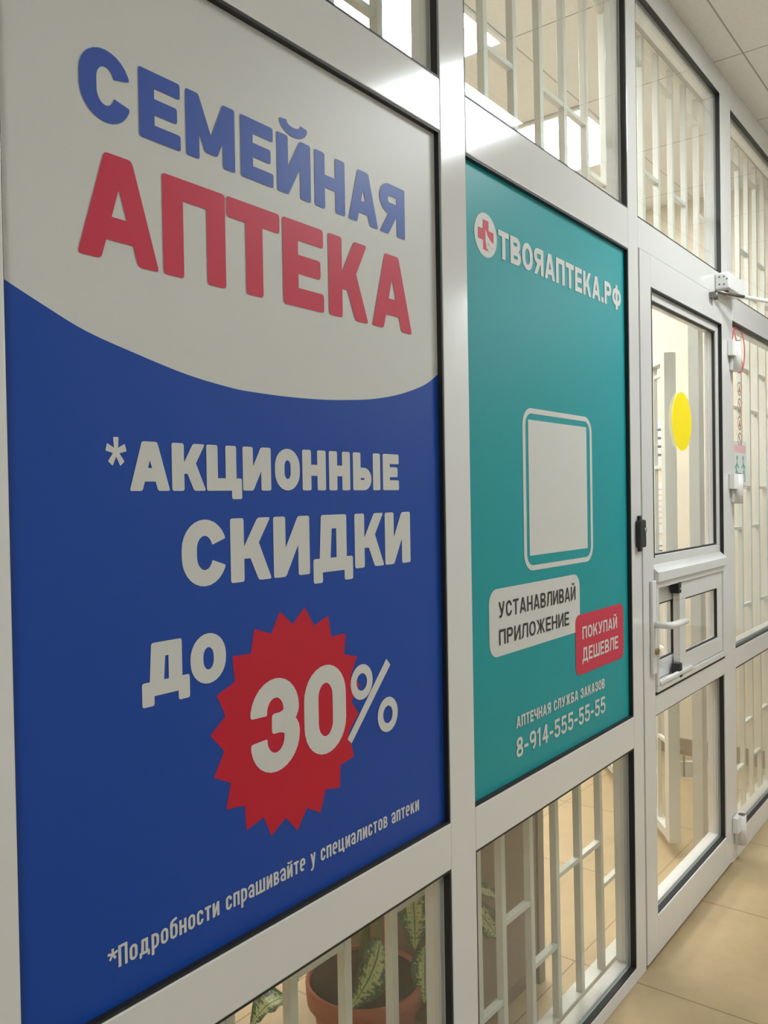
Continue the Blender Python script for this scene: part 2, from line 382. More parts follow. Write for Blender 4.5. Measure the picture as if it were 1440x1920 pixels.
def line(bm, text, x0, x1, z0, z1, s, Y, gap=.16, xh=.73):
    h = z1 - z0; ws = [WIDTH.get(c, .98) for c in text]; tot = sum(ws) + gap*(len(text)-1); k = (x1-x0)/tot; x = x0
    for c, w in zip(text, ws):
        if c != ' ':
            hh = h*xh if c in LOWER else h
            for q in glyph(c, w*k, hh, s): add_poly(bm, [(x+a, z0+b) for a, b in q], Y)
        x += (w+gap)*k
def flat_obj(name, bm, m, parent=None, label=None):
    facing(bm)
    me = bpy.data.meshes.new(name); bm.to_mesh(me); bm.free()
    for mm in (m if isinstance(m, (list, tuple)) else [m]): me.materials.append(MATS[mm])
    o = bpy.data.objects.new(name, me); COL.objects.link(o)
    if parent: o.parent = parent; o.matrix_parent_inverse = Matrix.Translation(-parent.location)
    if label: o['label'] = label
    return o

# ------------------------------------------------------------------ the shell of corridor and room
CEIL = 2.93; ROOM_B = 3.1; ROOM_R = 4.515
bm = BM(); box(bm, -4, -2.6, -.08, 9, ROOM_B + .1, 0); struct('floor', bm, 'floor_tiles', 'tan stone-look tiled floor running through corridor and room', 'floor')
bm = BM(); box(bm, -4, -2.6, CEIL, 9, ROOM_B + .1, CEIL + .08); struct('ceiling', bm, 'ceiling_tiles', 'off-white tiled suspended ceiling', 'ceiling')
bm = BM(); box(bm, -4, -2.7, 0, 9, -2.6, CEIL); struct('wall_corridor', bm, 'corridor_paint', 'pale corridor wall opposite the glazed partition', 'wall')
bm = BM(); box(bm, ROOM_R, .08, 0, ROOM_R + .12, ROOM_B, CEIL); struct('wall_right', bm, 'wall_paint', 'cream end wall of the room behind the door', 'wall')
bm = BM(); box(bm, -4, ROOM_B, 0, ROOM_R + .12, ROOM_B + .1, CEIL); struct('wall_back', bm, 'wall_paint', 'cream back wall of the room', 'wall')
bm = BM(); box(bm, -1.2, .08, 0, -1.1, ROOM_B, CEIL); struct('wall_left', bm, 'wall_paint', 'cream left wall of the room', 'wall')
bm = BM(); box(bm, ROOM_R - .014, .1, 0, ROOM_R, ROOM_B, .085, .003); struct('baseboard_right', bm, 'baseboard_wood', 'dark brown baseboard along the cream end wall', 'baseboard')

# ------------------------------------------------------------------ glazed partition
YB = .062                                            # profile depth
PX = [(.395, .487), (1.364, 1.455), (2.312, 2.386), (3.275, 3.345), (4.22, 4.30)]
PN = ['left of the blue poster', 'between the blue and the green poster', 'between the green poster and the door', 'that carries the door hinges', 'at the far right end of the partition']
for i, (a, b) in enumerate(PX):
    bm = BM(); box(bm, a, 0, 0, b, YB, CEIL, .0025)
    struct('trim_%d' % (i+1), bm, 'white_profile', 'white upright post ' + PN[i], 'post')

def opening(parent, x0, x1, z0, z1, pane=True, gasket_y=(.0015, .0165), lip=.0045, left=None):
    """black gasket lining the opening, inner bead behind the pane"""
    bm = BM(); t = lip
    for q in ((x0, z0, x1, z0+t), (x0, z1-t, x1, z1), (x0, z0+t, x0+(left or t), z1-t), (x1-t, z0+t, x1, z1-t)):
        box(bm, q[0], gasket_y[0], q[1], q[2], gasket_y[1], q[3])
    obj('gasket', bm, 'black_rubber', parent, 'thin black rubber gasket')
    if pane:
        bm = BM(); box(bm, x0+.001, .0168, z0+.001, x1-.001, .0218, z1-.001); obj('glass_pane', bm, 'window_glass', parent, 'clear glass pane')
        bm = BM(); t = .011
        for q in ((x0, z0, x1, z0+t), (x0, z1-t, x1, z1), (x0, z0+t, x0+t, z1-t), (x1-t, z0+t, x1, z1-t)):
            box(bm, q[0], .0222, q[1], q[2], .058, q[3], .002)
        obj('glazing_bead', bm, 'white_profile', parent)
def rail(parent, name, x0, x1, z0, z1, y0=0.0):
    bm = BM(); box(bm, x0, y0, z0, x1, YB - .001, z1, .0025); obj(name, bm, 'white_profile', parent)

T_Z0, T_Z1, L_Z0, L_Z1, B_Z1, TOP_Z0 = 2.083, 2.193, .667, .757, .052, 2.848
w1 = thing('window_1', 'glazed bay that holds the blue poster', 'window', (.925, 0, 0), kind='structure')
a, b = .487, 1.364
for n, z0, z1 in (('bottom_rail', 0, B_Z1), ('lower_rail', L_Z0, L_Z1), ('transom', T_Z0+.012, T_Z1+.002), ('top_rail', TOP_Z0, CEIL)): rail(w1, n, a, b, z0, z1)
opening(w1, a, b, B_Z1, L_Z0); opening(w1, a, b, L_Z1, T_Z0+.012, pane=False, left=.0005); opening(w1, a, b, T_Z1+.002, TOP_Z0)
w2 = thing('window_2', 'glazed bay that holds the green poster', 'window', (1.88, 0, 0), kind='structure')
a, b = 1.455, 2.312
for n, z0, z1 in (('bottom_rail', 0, B_Z1-.012), ('lower_rail', L_Z0+.004, L_Z1+.003), ('transom', T_Z0-.001, T_Z1+.002), ('top_rail', TOP_Z0, CEIL)): rail(w2, n, a, b, z0, z1)
opening(w2, a, b, B_Z1-.012, L_Z0+.004); opening(w2, a, b, L_Z1+.003, T_Z0-.001, pane=False, left=.0005); opening(w2, a, b, T_Z1+.002, TOP_Z0)
w3 = thing('window_3', 'glazed light above the door', 'window', (2.8, 0, 2.1), kind='structure')
rail(w3, 'transom', 2.386, 3.275, 2.103, 2.19); rail(w3, 'top_rail', 2.386, 3.275, TOP_Z0, CEIL); rail(w3, 'side_rail', 3.212, 3.275, 2.19, TOP_Z0)
opening(w3, 2.386, 3.212, 2.19, TOP_Z0)
w4 = thing('window_4', 'glazed bay to the right of the door', 'window', (3.78, 0, 0), kind='structure')
a, b = 3.345, 4.22
for n, z0, z1 in (('bottom_rail', 0, .088), ('lower_rail', .725, .798), ('transom', 2.043, 2.135), ('top_rail', TOP_Z0-.012, CEIL)): rail(w4, n, a, b, z0, z1)
opening(w4, a, b, .088, .725); opening(w4, a, b, .798, 2.043); opening(w4, a, b, 2.135, TOP_Z0-.012)
bm = BM(); box(bm, 4.30, 0, 0, 9, .08, CEIL); struct('wall_end', bm, 'corridor_paint', 'pale corridor wall beyond the glazed partition', 'wall')
bm = BM(); box(bm, -4, 0, 0, .395, .08, CEIL); struct('wall_near', bm, 'corridor_paint', 'pale corridor wall before the glazed partition', 'wall')
# corridor ends, so that no outside shows in the panes
bm = BM(); box(bm, 9, -2.6, 0, 9.1, .08, CEIL); struct('wall_far', bm, 'corridor_paint', 'pale wall at the far end of the corridor', 'wall')
bm = BM(); box(bm, -4.1, -2.6, 0, -4, ROOM_B, CEIL); struct('wall_behind', bm, 'corridor_paint', 'pale wall at the near end of the corridor', 'wall')

# ------------------------------------------------------------------ door
d = thing('door_1', 'white glazed entrance door with a small sliding hatch', 'door', (2.83, 0, .01), kind='structure')
DX0, DX1, DZ0, DZ1, DY = 2.3895, 3.2715, .012, 2.1005, -.003
G0, G1 = 2.478, 3.190
def dpart(name, x0, z0, x1, z1, y0=DY, y1=.055, m='white_profile', bev=.002, label=None, parent=None):
    bm = BM(); box(bm, x0, y0, z0, x1, y1, z1, bev); return obj(name, bm, m, parent or d, label)
dpart('stile', DX0, DZ0, G0, DZ1); dpart('stile', G1, DZ0, DX1, DZ1)
dpart('top_rail', G0, 2.005, G1, DZ1); dpart('bottom_rail', G0, DZ0, G1, .125); dpart('middle_rail', G0, .728, G1, .788)
# shadow gap round the leaf, drawn as black strips
bm = BM()
for q in ((2.3862, .0, DX0, 2.103), (DX1, 0, 3.275, 2.103), (DX0, DZ1, DX1, 2.103)): box(bm, q[0], .004, q[1], q[2], .05, q[3])
obj('shadow_gap', bm, 'black_rubber', d, 'black strips drawing the shadow gap round the door leaf')
opening(d, G0, G1, .125, .728)
# upper light: outer gasket, grey bead, inner gasket, pane
HZ0, HZ1 = .788, 1.178
bm = BM(); t = .004
for q in ((G0, 1.2, G0+t, 2.005), (G1-t, HZ0, G1, 2.005), (G0, 2.005-t, G1, 2.005), (G1-.011, HZ0, G1-t, 1.150), (G0, HZ0, G1-.011, HZ0+.009)): box(bm, q[0], -.0040, q[1], q[2], .012, q[3])
obj('gasket', bm, 'black_rubber', d, 'thin black rubber gasket')
def frame_ring(bm, x0, x1, z0, z1, t, y0, y1, bev=.0015):
    for q in ((x0, z0, x1, z0+t), (x0, z1-t, x1, z1), (x0, z0+t, x0+t, z1-t), (x1-t, z0+t, x1, z1-t)): box(bm, q[0], y0, q[1], q[2], y1, q[3], bev)
bm = BM(); frame_ring(bm, G0+.004, G1-.004, 1.178, 2.001, .026, .008, .05); bead = obj('glazing_bead', bm, 'white_profile', d)
for sx in (2.60, 2.98):
    bm = BM(); tube(bm, [(sx, .02, 1.9749), (sx, .02, 1.9732)], .0035, 10); obj('screw', bm, 'dark_metal', bead, 'small dark screw head')
bm = BM(); frame_ring(bm, G0+.030, G1-.030, 1.204, 1.975, .005, .014, .0225, 0); obj('gasket', bm, 'black_rubber', d, 'thin black rubber gasket')
bm = BM(); box(bm, G0+.031, .023, 1.205, G1-.031, .028, 1.974); obj('glass_pane', bm, 'window_glass', d, 'clear glass pane')
# hatch: hood, outer frame, two sliding sashes
hood = BM(); box(hood, G0-.002, -.0175, 1.128, G1-.006, .01, 1.156, .003)
vs = [hood.verts.new(p) for p in ((G0-.002,-.0175,1.1562),(G1-.006,-.0175,1.1562),(G1-.006,.008,1.178),(G0-.002,.008,1.178),(G0-.002,.008,1.1562),(G1-.006,.008,1.1562))]
for q in ((0,1,2,3),(0,3,4),(1,5,2),(2,5,4,3),(0,4,5,1)): hood.faces.new([vs[i] for i in q])
obj('hatch_hood', hood, 'white_profile', d)
bm = BM(); frame_ring(bm, G0+.001, G1-.012, HZ0+.010, 1.127, .018, -.010, .05); obj('hatch_frame', bm, 'white_profile', d)
bm = BM(); box(bm, G0+.02, -.014, HZ0+.028, 2.80, .0, HZ0+.040, .003); obj('hatch_track', bm, 'white_profile', d)
def sash(x0, x1, z0, z1, y0, y1):
    bm = BM(); frame_ring(bm, x0, x1, z0, z1, .055, y0, y1)
    s = obj('sash', bm, 'white_profile', d)
    bm = BM(); frame_ring(bm, x0+.055, x1-.055, z0+.055, z1-.055, .004, y0+.002, y0+.011, 0); obj('gasket', bm, 'black_rubber', s, 'thin black rubber gasket')
    bm = BM(); box(bm, x0+.056, y0+.012, z0+.056, x1-.056, y0+.016, z1-.056); obj('glass_pane', bm, 'window_glass', s, 'clear glass pane')
sash(2.70, 3.158, .82, 1.107, -.004, .018)
sash(2.498, 2.78, .82, 1.107, .022, .044)
for z0, z1 in ((1.075, 1.113), (.806, .852)):
    bm = BM(); box(bm, 2.672, -.010, z0, 2.7, .016, z1, .002); g = obj('sash_guide', bm, 'black_plastic', d, 'black plastic sash guide block')
    if z0 > 1:
        bm = BM(); tube(bm, [(2.686, -.0095, 1.089), (2.686, -.0125, 1.089)], .004, 10); obj('screw', bm, 'chrome', g, 'bright screw head')
# handle
h = BM(); box(h, 2.436, -.013, .858, 2.470, -.003, 1.135, .004); hp = obj('handle_plate', h, 'white_plastic', d)
h = BM(); tube(h, [(2.453, -.012, 1.005), (2.453, -.048, 1.005), (2.457, -.056, 1.005), (2.47, -.060, 1.005), (2.52, -.061, 1.004), (2.585, -.060, 1.003)], [.010, .010, .0105, .0105, .0105, .0095], 14); obj('handle', h, 'white_plastic', d, 'white lever handle')
h = BM(); tube(h, [(2.458, -.012, .925), (2.458, -.02, .925)], .010, 16); obj('lock_cylinder', h, 'brass', hp, 'dull brass lock cylinder')
# hinges on the right stile and post
for z in (1.90, 1.405, .118):
    h = BM(); box(h, 3.262, -.024, z, 3.330, -.0035, z+.058, .003)
    hg = obj('hinge', h, 'white_plastic', d)
    h = BM(); tube(h, [(3.318, -.022, z+.056), (3.318, -.022, z-.055)], .0165, 18); box(h, 3.300, -.012, z-.05, 3.342, -.001, z-.004, .002)
    obj('hinge_knuckle', h, 'white_plastic', hg)
    h = BM(); tube(h, [(3.318, -.022, z+.0562), (3.318, -.022, z+.060)], .012, 16); obj('hinge_cap', h, 'dark_metal', hg, 'dark hinge pin cap')

# ------------------------------------------------------------------ door closer
c = thing('door_closer', 'white door closer with a long arm at the top of the door', 'door closer', (3.36, 0, 2.13))
bm = BM(); box(bm, 3.125, -.050, 2.117, 3.33, -.0005, 2.176, .006); obj('body', bm, 'white_plastic', c)
for y, z in ((-.016, 2.16), (-.032, 2.16), (-.042, 2.150), (-.016, 2.134), (-.032, 2.132)):
    bm = BM(); tube(bm, [(3.1249, y, z), (3.1235, y, z)], .0032, 8); obj('screw', bm, 'dark_metal', c, 'small dark screw head')
bm = BM(); box(bm, 3.045, -.022, 2.074, 3.085, -.0035, 2.094, .002); tube(bm, [(3.075, -.018, 2.07), (3.075, -.018, 2.10)], .007, 10); obj('arm_shoe', bm, 'dark_metal', c, 'dark metal arm shoe')
bm = BM(); tube(bm, [(3.075, -.02, 2.099), (3.235, -.075, 2.099)], .0055, 10); obj('arm_rod', bm, 'dark_metal', c, 'dark metal arm rod')
bm = BM(); tube(bm, [(3.225, -.0716, 2.099), (3.60, -.20, 2.103)], .0075, 10); obj('arm', bm, 'white_plastic', c)
bm = BM(); tube(bm, [(3.17, -.026, 2.116), (3.17, -.026, 2.104)], .010, 12); obj('spindle', bm, 'dark_metal', c, 'dark metal spindle')

# ------------------------------------------------------------------ key box on the post
k = thing('lock_box', 'small black lock box fixed to the post left of the door', 'lock', (2.362, 0, 1.278))
bm = BM(); box(bm, 2.338, -.016, 1.238, 2.386, -.0005, 1.318, .006); obj('case', bm, 'black_plastic', k)
bm = BM(); box(bm, 2.352, -.008, 1.226, 2.373, -.0005, 1.330, .004); obj('mounting_tab', bm, 'black_plastic', k)
bm = BM(); tube(bm, [(2.374, -.0155, 1.288), (2.374, -.0185, 1.288)], .0065, 14); obj('keyhole', bm, 'chrome', k, 'bright round keyhole')

# ------------------------------------------------------------------ blue poster
YP = .0120
def bX(px, py=700): return W(px, py, YP)[0]
def panel(parent, x0, x1, z0, z1, m):
    bm = BM(); box(bm, x0, YP, z0, x1, YP+.003, z1); return obj('panel', bm, m, parent)
p1 = thing('poster', 'tall white and blue poster with red starburst and 30%', 'poster', (.925, YP, .76))
x0, x1, z0, z1 = .4876, 1.3595, .7615, 2.0905
panel(p1, x0, x1, z0, z1, 'film_white')
curve_px = [(5,519),(80,571),(160,620),(250,661),(350,702),(433,727),(480,736),(540,744),(600,749),(650,750),(700,748),(750,739),(795,722),(829,704)]
cv = [W(px, py, YP) for px, py in curve_px]
cv[0] = (x0, cv[0][1]); cv[-1] = (x1, cv[-1][1])
def smooth(pts, n=5):
    out = []
    for i in range(len(pts)-1):
        p0 = Vector(pts[max(0,i-1)]); p1_ = Vector(pts[i]); p2 = Vector(pts[i+1]); p3 = Vector(pts[min(len(pts)-1,i+2)])
        for j in range(n):
            t = j/n
            q = .5*((2*p1_) + (-p0+p2)*t + (2*p0-5*p1_+4*p2-p3)*t*t + (-p0+3*p1_-3*p2+p3)*t**3); out.append(tuple(q))
    out.append(tuple(pts[-1])); return out
cs = smooth(cv)
bm = BM()
for i in range(len(cs)-1): add_poly(bm, [(cs[i][0], z0), (cs[i+1][0], z0), cs[i+1], cs[i]], YP-.0003)
flat_obj('blue_field', bm, 'film_blue', p1, 'deep blue lower field')
def word(name, spec, tops, bases, s, m, label, Y=YP-.0008, parent=None):
    """spec: (letter, left px, right px); tops/bases: measured points on cap line and base line"""
    zt = sum(W(*q, YP)[1] for q in tops)/len(tops); zb = sum(W(*q, YP)[1] for q in bases)/len(bases)
    bm = BM(); letters(bm, [(c, bX(a), bX(b)) for c, a, b in spec], zb, zt, s, Y)
    return flat_obj(name, bm, m, parent or p1, label)
word('heading_lettering', [('С',159,255.5),('Е',270,347),('М',357,448),('Е',458.5,519),('Й',526,588.5),('Н',596,652),('А',658,713),('Я',716.5,763)],
     [(270,125),(761,362)], [(271.5,253),(762,456)], .0245, 'film_blue_hazed', 'blue heading lettering paled by haze')
word('subheading_lettering', [('А',149.5,302),('П',310,427),('Т',429.5,528.5),('Е',533.5,609.5),('К',618.5,692),('А',699,773)],
     [(308.5,324),(429.5,370)], [(312,509),(426,541),(772,633)], .0345, 'film_red_hazed', 'red heading lettering')
word('offer_lettering', [('А',238,314),('К',318,381.5),('Ц',383,449),('И',451,504),('О',511.5,558),('Н',563,607),('Н',613,652.5),('Ы',658,709),('Е',714,744)],
     [(318,829),(744,853)], [(238,919.7),(744,919.7)], .0205, 'film_white', 'white offer lettering')
bm = BM(); acx, acz = W(217, 847, YP)
def asterisk(bm, cx, cz, rx, rz, hw, Y):
    arms = []
    for k in range(5):
        a = PI/2 + k*2*PI/5; d = Vector((math.cos(a), math.sin(a))); n = Vector((-d.y, d.x))
        q = [d*(-.05) - n*hw*.6, d - n*hw, d + n*hw, d*(-.05) + n*hw*.6]
        arms.append(round_poly([(cx + p.x*rx, cz + p.y*rz) for p in q], rx*.08))
    for q in union(arms): add_poly(bm, q, Y)
asterisk(bm, acx, acz, .0150, .0185, .27, YP-.0008)
flat_obj('asterisk', bm, 'film_white', p1, 'white asterisk')
word('discount_lettering', [('С',333,418),('К',425,502),('И',506,574),('Д',580.5,655),('К',659,714),('И',716,763.5)],
     [(333,976),(425,972),(763,960)], [(425,1095),(763,1054)], .0262, 'film_white', 'white lettering')
word('upto_lettering', [('Д',253,343.5),('О',345.5,412.5)], [(270,1203),(412,1188)], [(275,1303),(412,1281)], .0225, 'film_white', 'white lettering')
# starburst
tips = [(655,62),(495,90),(330,203),(190,380),(88,630),(48,890),(70,1160),(150,1365),(280,1497),(440,1535),(608,1498),(755,1385),(882,1222),(972,1022),(1000,745),(1010,560),(990,380),(917,230),(805,118)]
tp = [Vector(W(380+x/3.4286, 1120+y/3.4286, YP)) for x, y in tips]
ctr = Vector((sum(p.x for p in tp)/len(tp), sum(p.y for p in tp)/len(tp)))
star = []
for i, p in enumerate(tp):
    q = tp[(i+1) % len(tp)]; star += [tuple(p), tuple(ctr + ((p+q)/2 - ctr)*.865)]
bm = BM()
for i in range(len(star)): add_poly(bm, [tuple(ctr), star[i], star[(i+1) % len(star)]], YP-.0006)
sb = flat_obj('starburst', bm, 'film_red', p1, 'red nineteen-pointed starburst')
bm = BM()
def digit(bm, ch, a, b, top, base, s):
    x_0, x_1 = bX(a), bX(b); zt = W(*top, YP)[1]; zb = W(*base, YP)[1]
    for q in glyph(ch, x_1-x_0, zt-zb, s): add_poly(bm, [(x_0+x, zb+y) for x, y in q], YP-.0010)
digit(bm, '3', 456, 549, (510,1273), (490,1457), .0340); digit(bm, '0', 558, 637, (600,1249), (595,1419), .0335)
for a, b, yt, yb in ((646.5,688,1248,1315), (696.5,734.5,1310,1376)):
    xa, xb = bX(a), bX(b); zt = W((a+b)/2, yt, YP)[1]; zb = W((a+b)/2, yb, YP)[1]
    n = 28; s = .0155; cxx, czz = (xa+xb)/2, (zt+zb)/2
    for q in stroke([(cxx+((xb-xa)/2-s/2)*math.cos(2*PI*i/n), czz+((zt-zb)/2-s/2)*math.sin(2*PI*i/n)) for i in range(n)], s, s, True): add_poly(bm, q, YP-.0010)
add_poly(bm, [W(723.5,1235,YP), W(731,1246,YP), W(658.5,1393.6,YP), W(650.7,1386,YP)], YP-.0010)
flat_obj('percent_lettering', bm, 'film_white', p1, 'white 30% figure')
lz0 = W(222,1822,YP)[1]; lz1 = W(782,1514.6,YP)[1]; zc = W(219,1788,YP)[1]
bm = BM(); zb = (lz0+lz1)/2
line(bm, '*Подробности спрашивайте у специалистов аптеки', bX(204,1800), bX(785,1510), zb, zb+.0275, .0042, YP-.0008, gap=.20)
flat_obj('footnote_lettering', bm, 'film_white', p1, 'small white footnote lettering')

# ------------------------------------------------------------------ green poster
p2 = thing('poster', 'green poster with blank white screen and red speech bubble', 'poster', (1.88, YP, .76))
x0, x1, z0, z1 = 1.4556, 2.3075, .7645, 2.0775
panel(p2, x0, x1, z0, z1, 'film_teal')
def box_of(l, r, tl, tr, bl, br):
    return W(l, 0, YP)[0], W(r, 0, YP)[0], (W(*bl, YP)[1]+W(*br, YP)[1])/2, (W(*tl, YP)[1]+W(*tr, YP)[1])/2
def word2(name, text, l, r, tl, tr, bl, br, s, m, label, gap=.16, Y=YP-.0010, parent=None):
    zt = (W(*tl, YP)[1]+W(*tr, YP)[1])/2; zb = (W(*bl, YP)[1]+W(*br, YP)[1])/2
    bm = BM(); line(bm, text, W(l, tl[1], YP)[0], W(r, tr[1], YP)[0], zb, zt, s, Y, gap)
    return flat_obj(name, bm, m, parent or p2, label)
word2('heading_lettering', 'ТВОЯАПТЕКА.РФ', 933, 1163, (933,425), (1140,533), (941,485), (1136,571), .0145, 'film_white', 'white heading lettering', .13)
def rrect(x0, x1, z0, z1, r): return [p for p in ringpath(x0, z0, x1, z1, r, r)]
# round badge with a cross
cx0, cz0 = W(888.8, 440, YP); cx1, cz1 = W(931, 440, YP); bc = ((cx0+cx1)/2, (W(900,397,YP)[1]+W(918,484,YP)[1])/2)
br = (cx1-cx0)/2; brz = (W(903,396,YP)[1]-W(916,484,YP)[1])/2
bm = BM(); add_poly(bm, [(bc[0]+br*math.cos(2*PI*i/40), bc[1]+br*math.sin(2*PI*i/40)) for i in range(40)], YP-.0006); bd = flat_obj('badge', bm, 'film_white', p2, 'white round badge')
bm = BM(); u = br*.68; v = u*.36
add_poly(bm, rect(bc[0]-v, bc[1]-u, bc[0]+v, bc[1]+u), YP-.0010); add_poly(bm, rect(bc[0]-u, bc[1]-v, bc[0]+u, bc[1]+v), YP-.00101)
flat_obj('cross', bm, 'film_red_hazed', bd, 'red cross')
bm = BM()                                     # white sweep cutting the cross
sw = [(-.04,.30),(.10,.05),(.42,-.18),(.75,-.30),(.75,-.52),(.36,-.45),(.12,-.30),(.30,-.55),(.34,-.80),(.05,-.62),(-.06,-.30)]
add_poly(bm, [(bc[0]+x*br*.92, bc[1]+y*br*.92) for x, y in sw], YP-.0012); flat_obj('sweep', bm, 'film_white', bd, 'white sweep across the cross')
# tablet outline with an empty white screen
tx0, tx1 = W(980.5, 900, YP)[0], W(1110, 900, YP)[0]; tz1 = W(990,764,YP)[1]; tz0 = W(994,1071,YP)[1]
bm = BM(); s = .0135
for q in stroke(rrect(tx0+s/2, tx1-s/2, tz0+s/2, tz1-s/2, .035), s, s*.9, True): add_poly(bm, q, YP-.0006)
flat_obj('tablet_outline', bm, 'film_white', p2, 'white tablet outline')
sx0, sx1 = W(991, 900, YP)[0], W(1100, 900, YP)[0]; sz1 = (W(991,786,YP)[1]+W(1099,802,YP)[1])/2; sz0 = (W(995,1042,YP)[1]+W(1100.5,1027.5,YP)[1])/2
bm = BM(); add_poly(bm, rect(sx0, sz0, sx1, sz1), YP-.0006); flat_obj('blank_screen', bm, 'film_white', p2, 'empty white screen area')
# speech bubbles
def bubble(name, l, r, tops, bots, m, Y, rad, label):
    xa, xb = W(l, 1150, YP)[0], W(r, 1150, YP)[0]; zt = sum(W(*q, YP)[1] for q in tops)/len(tops); zb = sum(W(*q, YP)[1] for q in bots)/len(bots)
    bm = BM(); add_poly(bm, rrect(xa, xb, zb, zt, rad), Y); return flat_obj(name, bm, m, p2, label)
b1 = bubble('bubble', 916.5, 1087, [(930,1104),(1075,1078)], [(925,1234),(1076,1187)], 'film_white', YP-.0006, .032, 'white rounded speech bubble')
b2 = bubble('bubble', 1078, 1168, [(1083,1153),(1163,1132)], [(1088,1267),(1163,1233)], 'film_red_hazed', YP-.0009, .022, 'red rounded speech bubble')
word2('bubble_lettering', 'УСТАНАВЛИВАЙ', 933.8, 1078, (934,1131.5), (1072,1098), (937,1160), (1076,1124), .0062, 'film_grey_ink', 'dark grey lettering', .20, YP-.0014, b1)
word2('bubble_lettering', 'ПРИЛОЖЕНИЕ', 934.8, 1066, (935,1181), (1064,1147), (936,1210), (1065,1172), .0062, 'film_grey_ink', 'dark grey lettering', .20, YP-.0014, b1)
word2('bubble_lettering', 'ПОКУПАЙ', 1091, 1156, (1091,1173), (1155,1158), (1091,1199), (1155,1177.5), .0068, 'film_white', 'white lettering', .18, YP-.0014, b2)
word2('bubble_lettering', 'ДЕШЕВЛЕ', 1091, 1158, (1093,1213), (1157,1193), (1093,1238), (1157,1217.6), .0068, 'film_white', 'white lettering', .18, YP-.0014, b2)
word2('service_lettering', 'АПТЕЧНАЯ СЛУЖБА ЗАКАЗОВ', 967.4, 1133, (968,1345), (1132,1271), (968,1369), (1132,1287.5), .0058, 'film_white', 'small white lettering', .17)
word2('phone_lettering', '8-914-555-55-55', 967.4, 1134, (968,1384), (1133,1305.5), (968,1423), (1133,1334.5), .0082, 'film_white', 'white telephone number', .20)

# ------------------------------------------------------------------ stickers on the panes
bm = BM(); tube(bm, [(2.822, .0222, 1.630), (2.822, .0228, 1.630)], .097, 64); tag(obj('round_sticker', bm, 'yellow_vinyl'), 'plain yellow round sticker on the door glass', 'sticker')
YS = .0160
t = thing('prohibition_sticker', 'round no-smoking sticker with red ring beside the top hinge', 'sticker', (3.485, YS, 1.955))
bm = BM(); n = 48
for q in stroke([(3.485+.088*math.cos(2*PI*i/n), 1.955+.088*math.sin(2*PI*i/n)) for i in range(n)], .016, .016, True): add_poly(bm, q, YS)
add_poly(bm, [(3.425,2.005),(3.435,2.016),(3.546,1.905),(3.536,1.894)], YS-.0001)
flat_obj('red_ring', bm, 'red_print', t, 'red ring with slash')
bm = BM(); add_poly(bm, rect(3.438,1.945,3.505,1.965), YS-.0002); add_poly(bm, rect(3.508,1.945,3.520,1.965), YS-.0002); add_poly(bm, rect(3.512,1.972,3.516,1.99), YS-.0002)
flat_obj('cigarette', bm, 'brown_print', t, 'brown cigarette mark')
t = thing('pictogram_sticker', 'clear strip of brown round pictograms below the no-smoking sticker', 'sticker', (3.49, YS, 1.60))
for j, z in enumerate((1.80, 1.735, 1.665, 1.60)):
    bm = BM(); n = 24
    for q in stroke([(3.492+.025*math.cos(2*PI*i/n), z+.025*math.sin(2*PI*i/n)) for i in range(n)], .006, .006, True): add_poly(bm, q, YS)
    if j % 2 == 0: add_poly(bm, [(3.474,z-.014),(3.510,z-.014),(3.492,z+.016)], YS-.0001)
    else: add_poly(bm, [(3.474,z+.010),(3.480,z+.017),(3.510,z-.010),(3.504,z-.017)], YS-.0001)
    flat_obj('pictogram', bm, 'brown_print', t)
t = thing('notice_sticker', 'white notice with pink band and green figures beside the middle hinge', 'sticker', (3.50, YS, 1.40))
bm = BM(); add_poly(bm, rect(3.40, 1.405, 3.585, 1.592), YS); flat_obj('sheet', bm, 'clear_print_base', t)
bm = BM(); add_poly(bm, rect(3.412, 1.548, 3.575, 1.578), YS-.0002); flat_obj('band', bm, 'pink_print', t, 'pale pink band')
bm = BM(); add_poly(bm, rect(3.412, 1.412, 3.575, 1.420), YS-.0002); flat_obj('footer_line', bm, 'pink_print', t, 'thin pink line')
bm = BM()
for xx, k_ in ((3.45, 1), (3.535, -1)):
    add_poly(bm, [(xx+.010*math.cos(2*PI*i/14), 1.527+.010*math.sin(2*PI*i/14)) for i in range(14)], YS-.0002)
    for q in stroke([(xx, 1.515), (xx-.012*k_, 1.48), (xx-.026*k_, 1.45), (xx-.018*k_, 1.432)], .010): add_poly(bm, q, YS-.0002)
    for q in stroke([(xx-.012*k_, 1.48), (xx+.016*k_, 1.458), (xx+.018*k_, 1.432)], .009): add_poly(bm, q, YS-.00021)
    for q in stroke([(xx-.03*k_, 1.487), (xx-.004*k_, 1.505), (xx+.026*k_, 1.488)], .008): add_poly(bm, q, YS-.00022)
flat_obj('figures', bm, 'green_print', t, 'two green running figures')

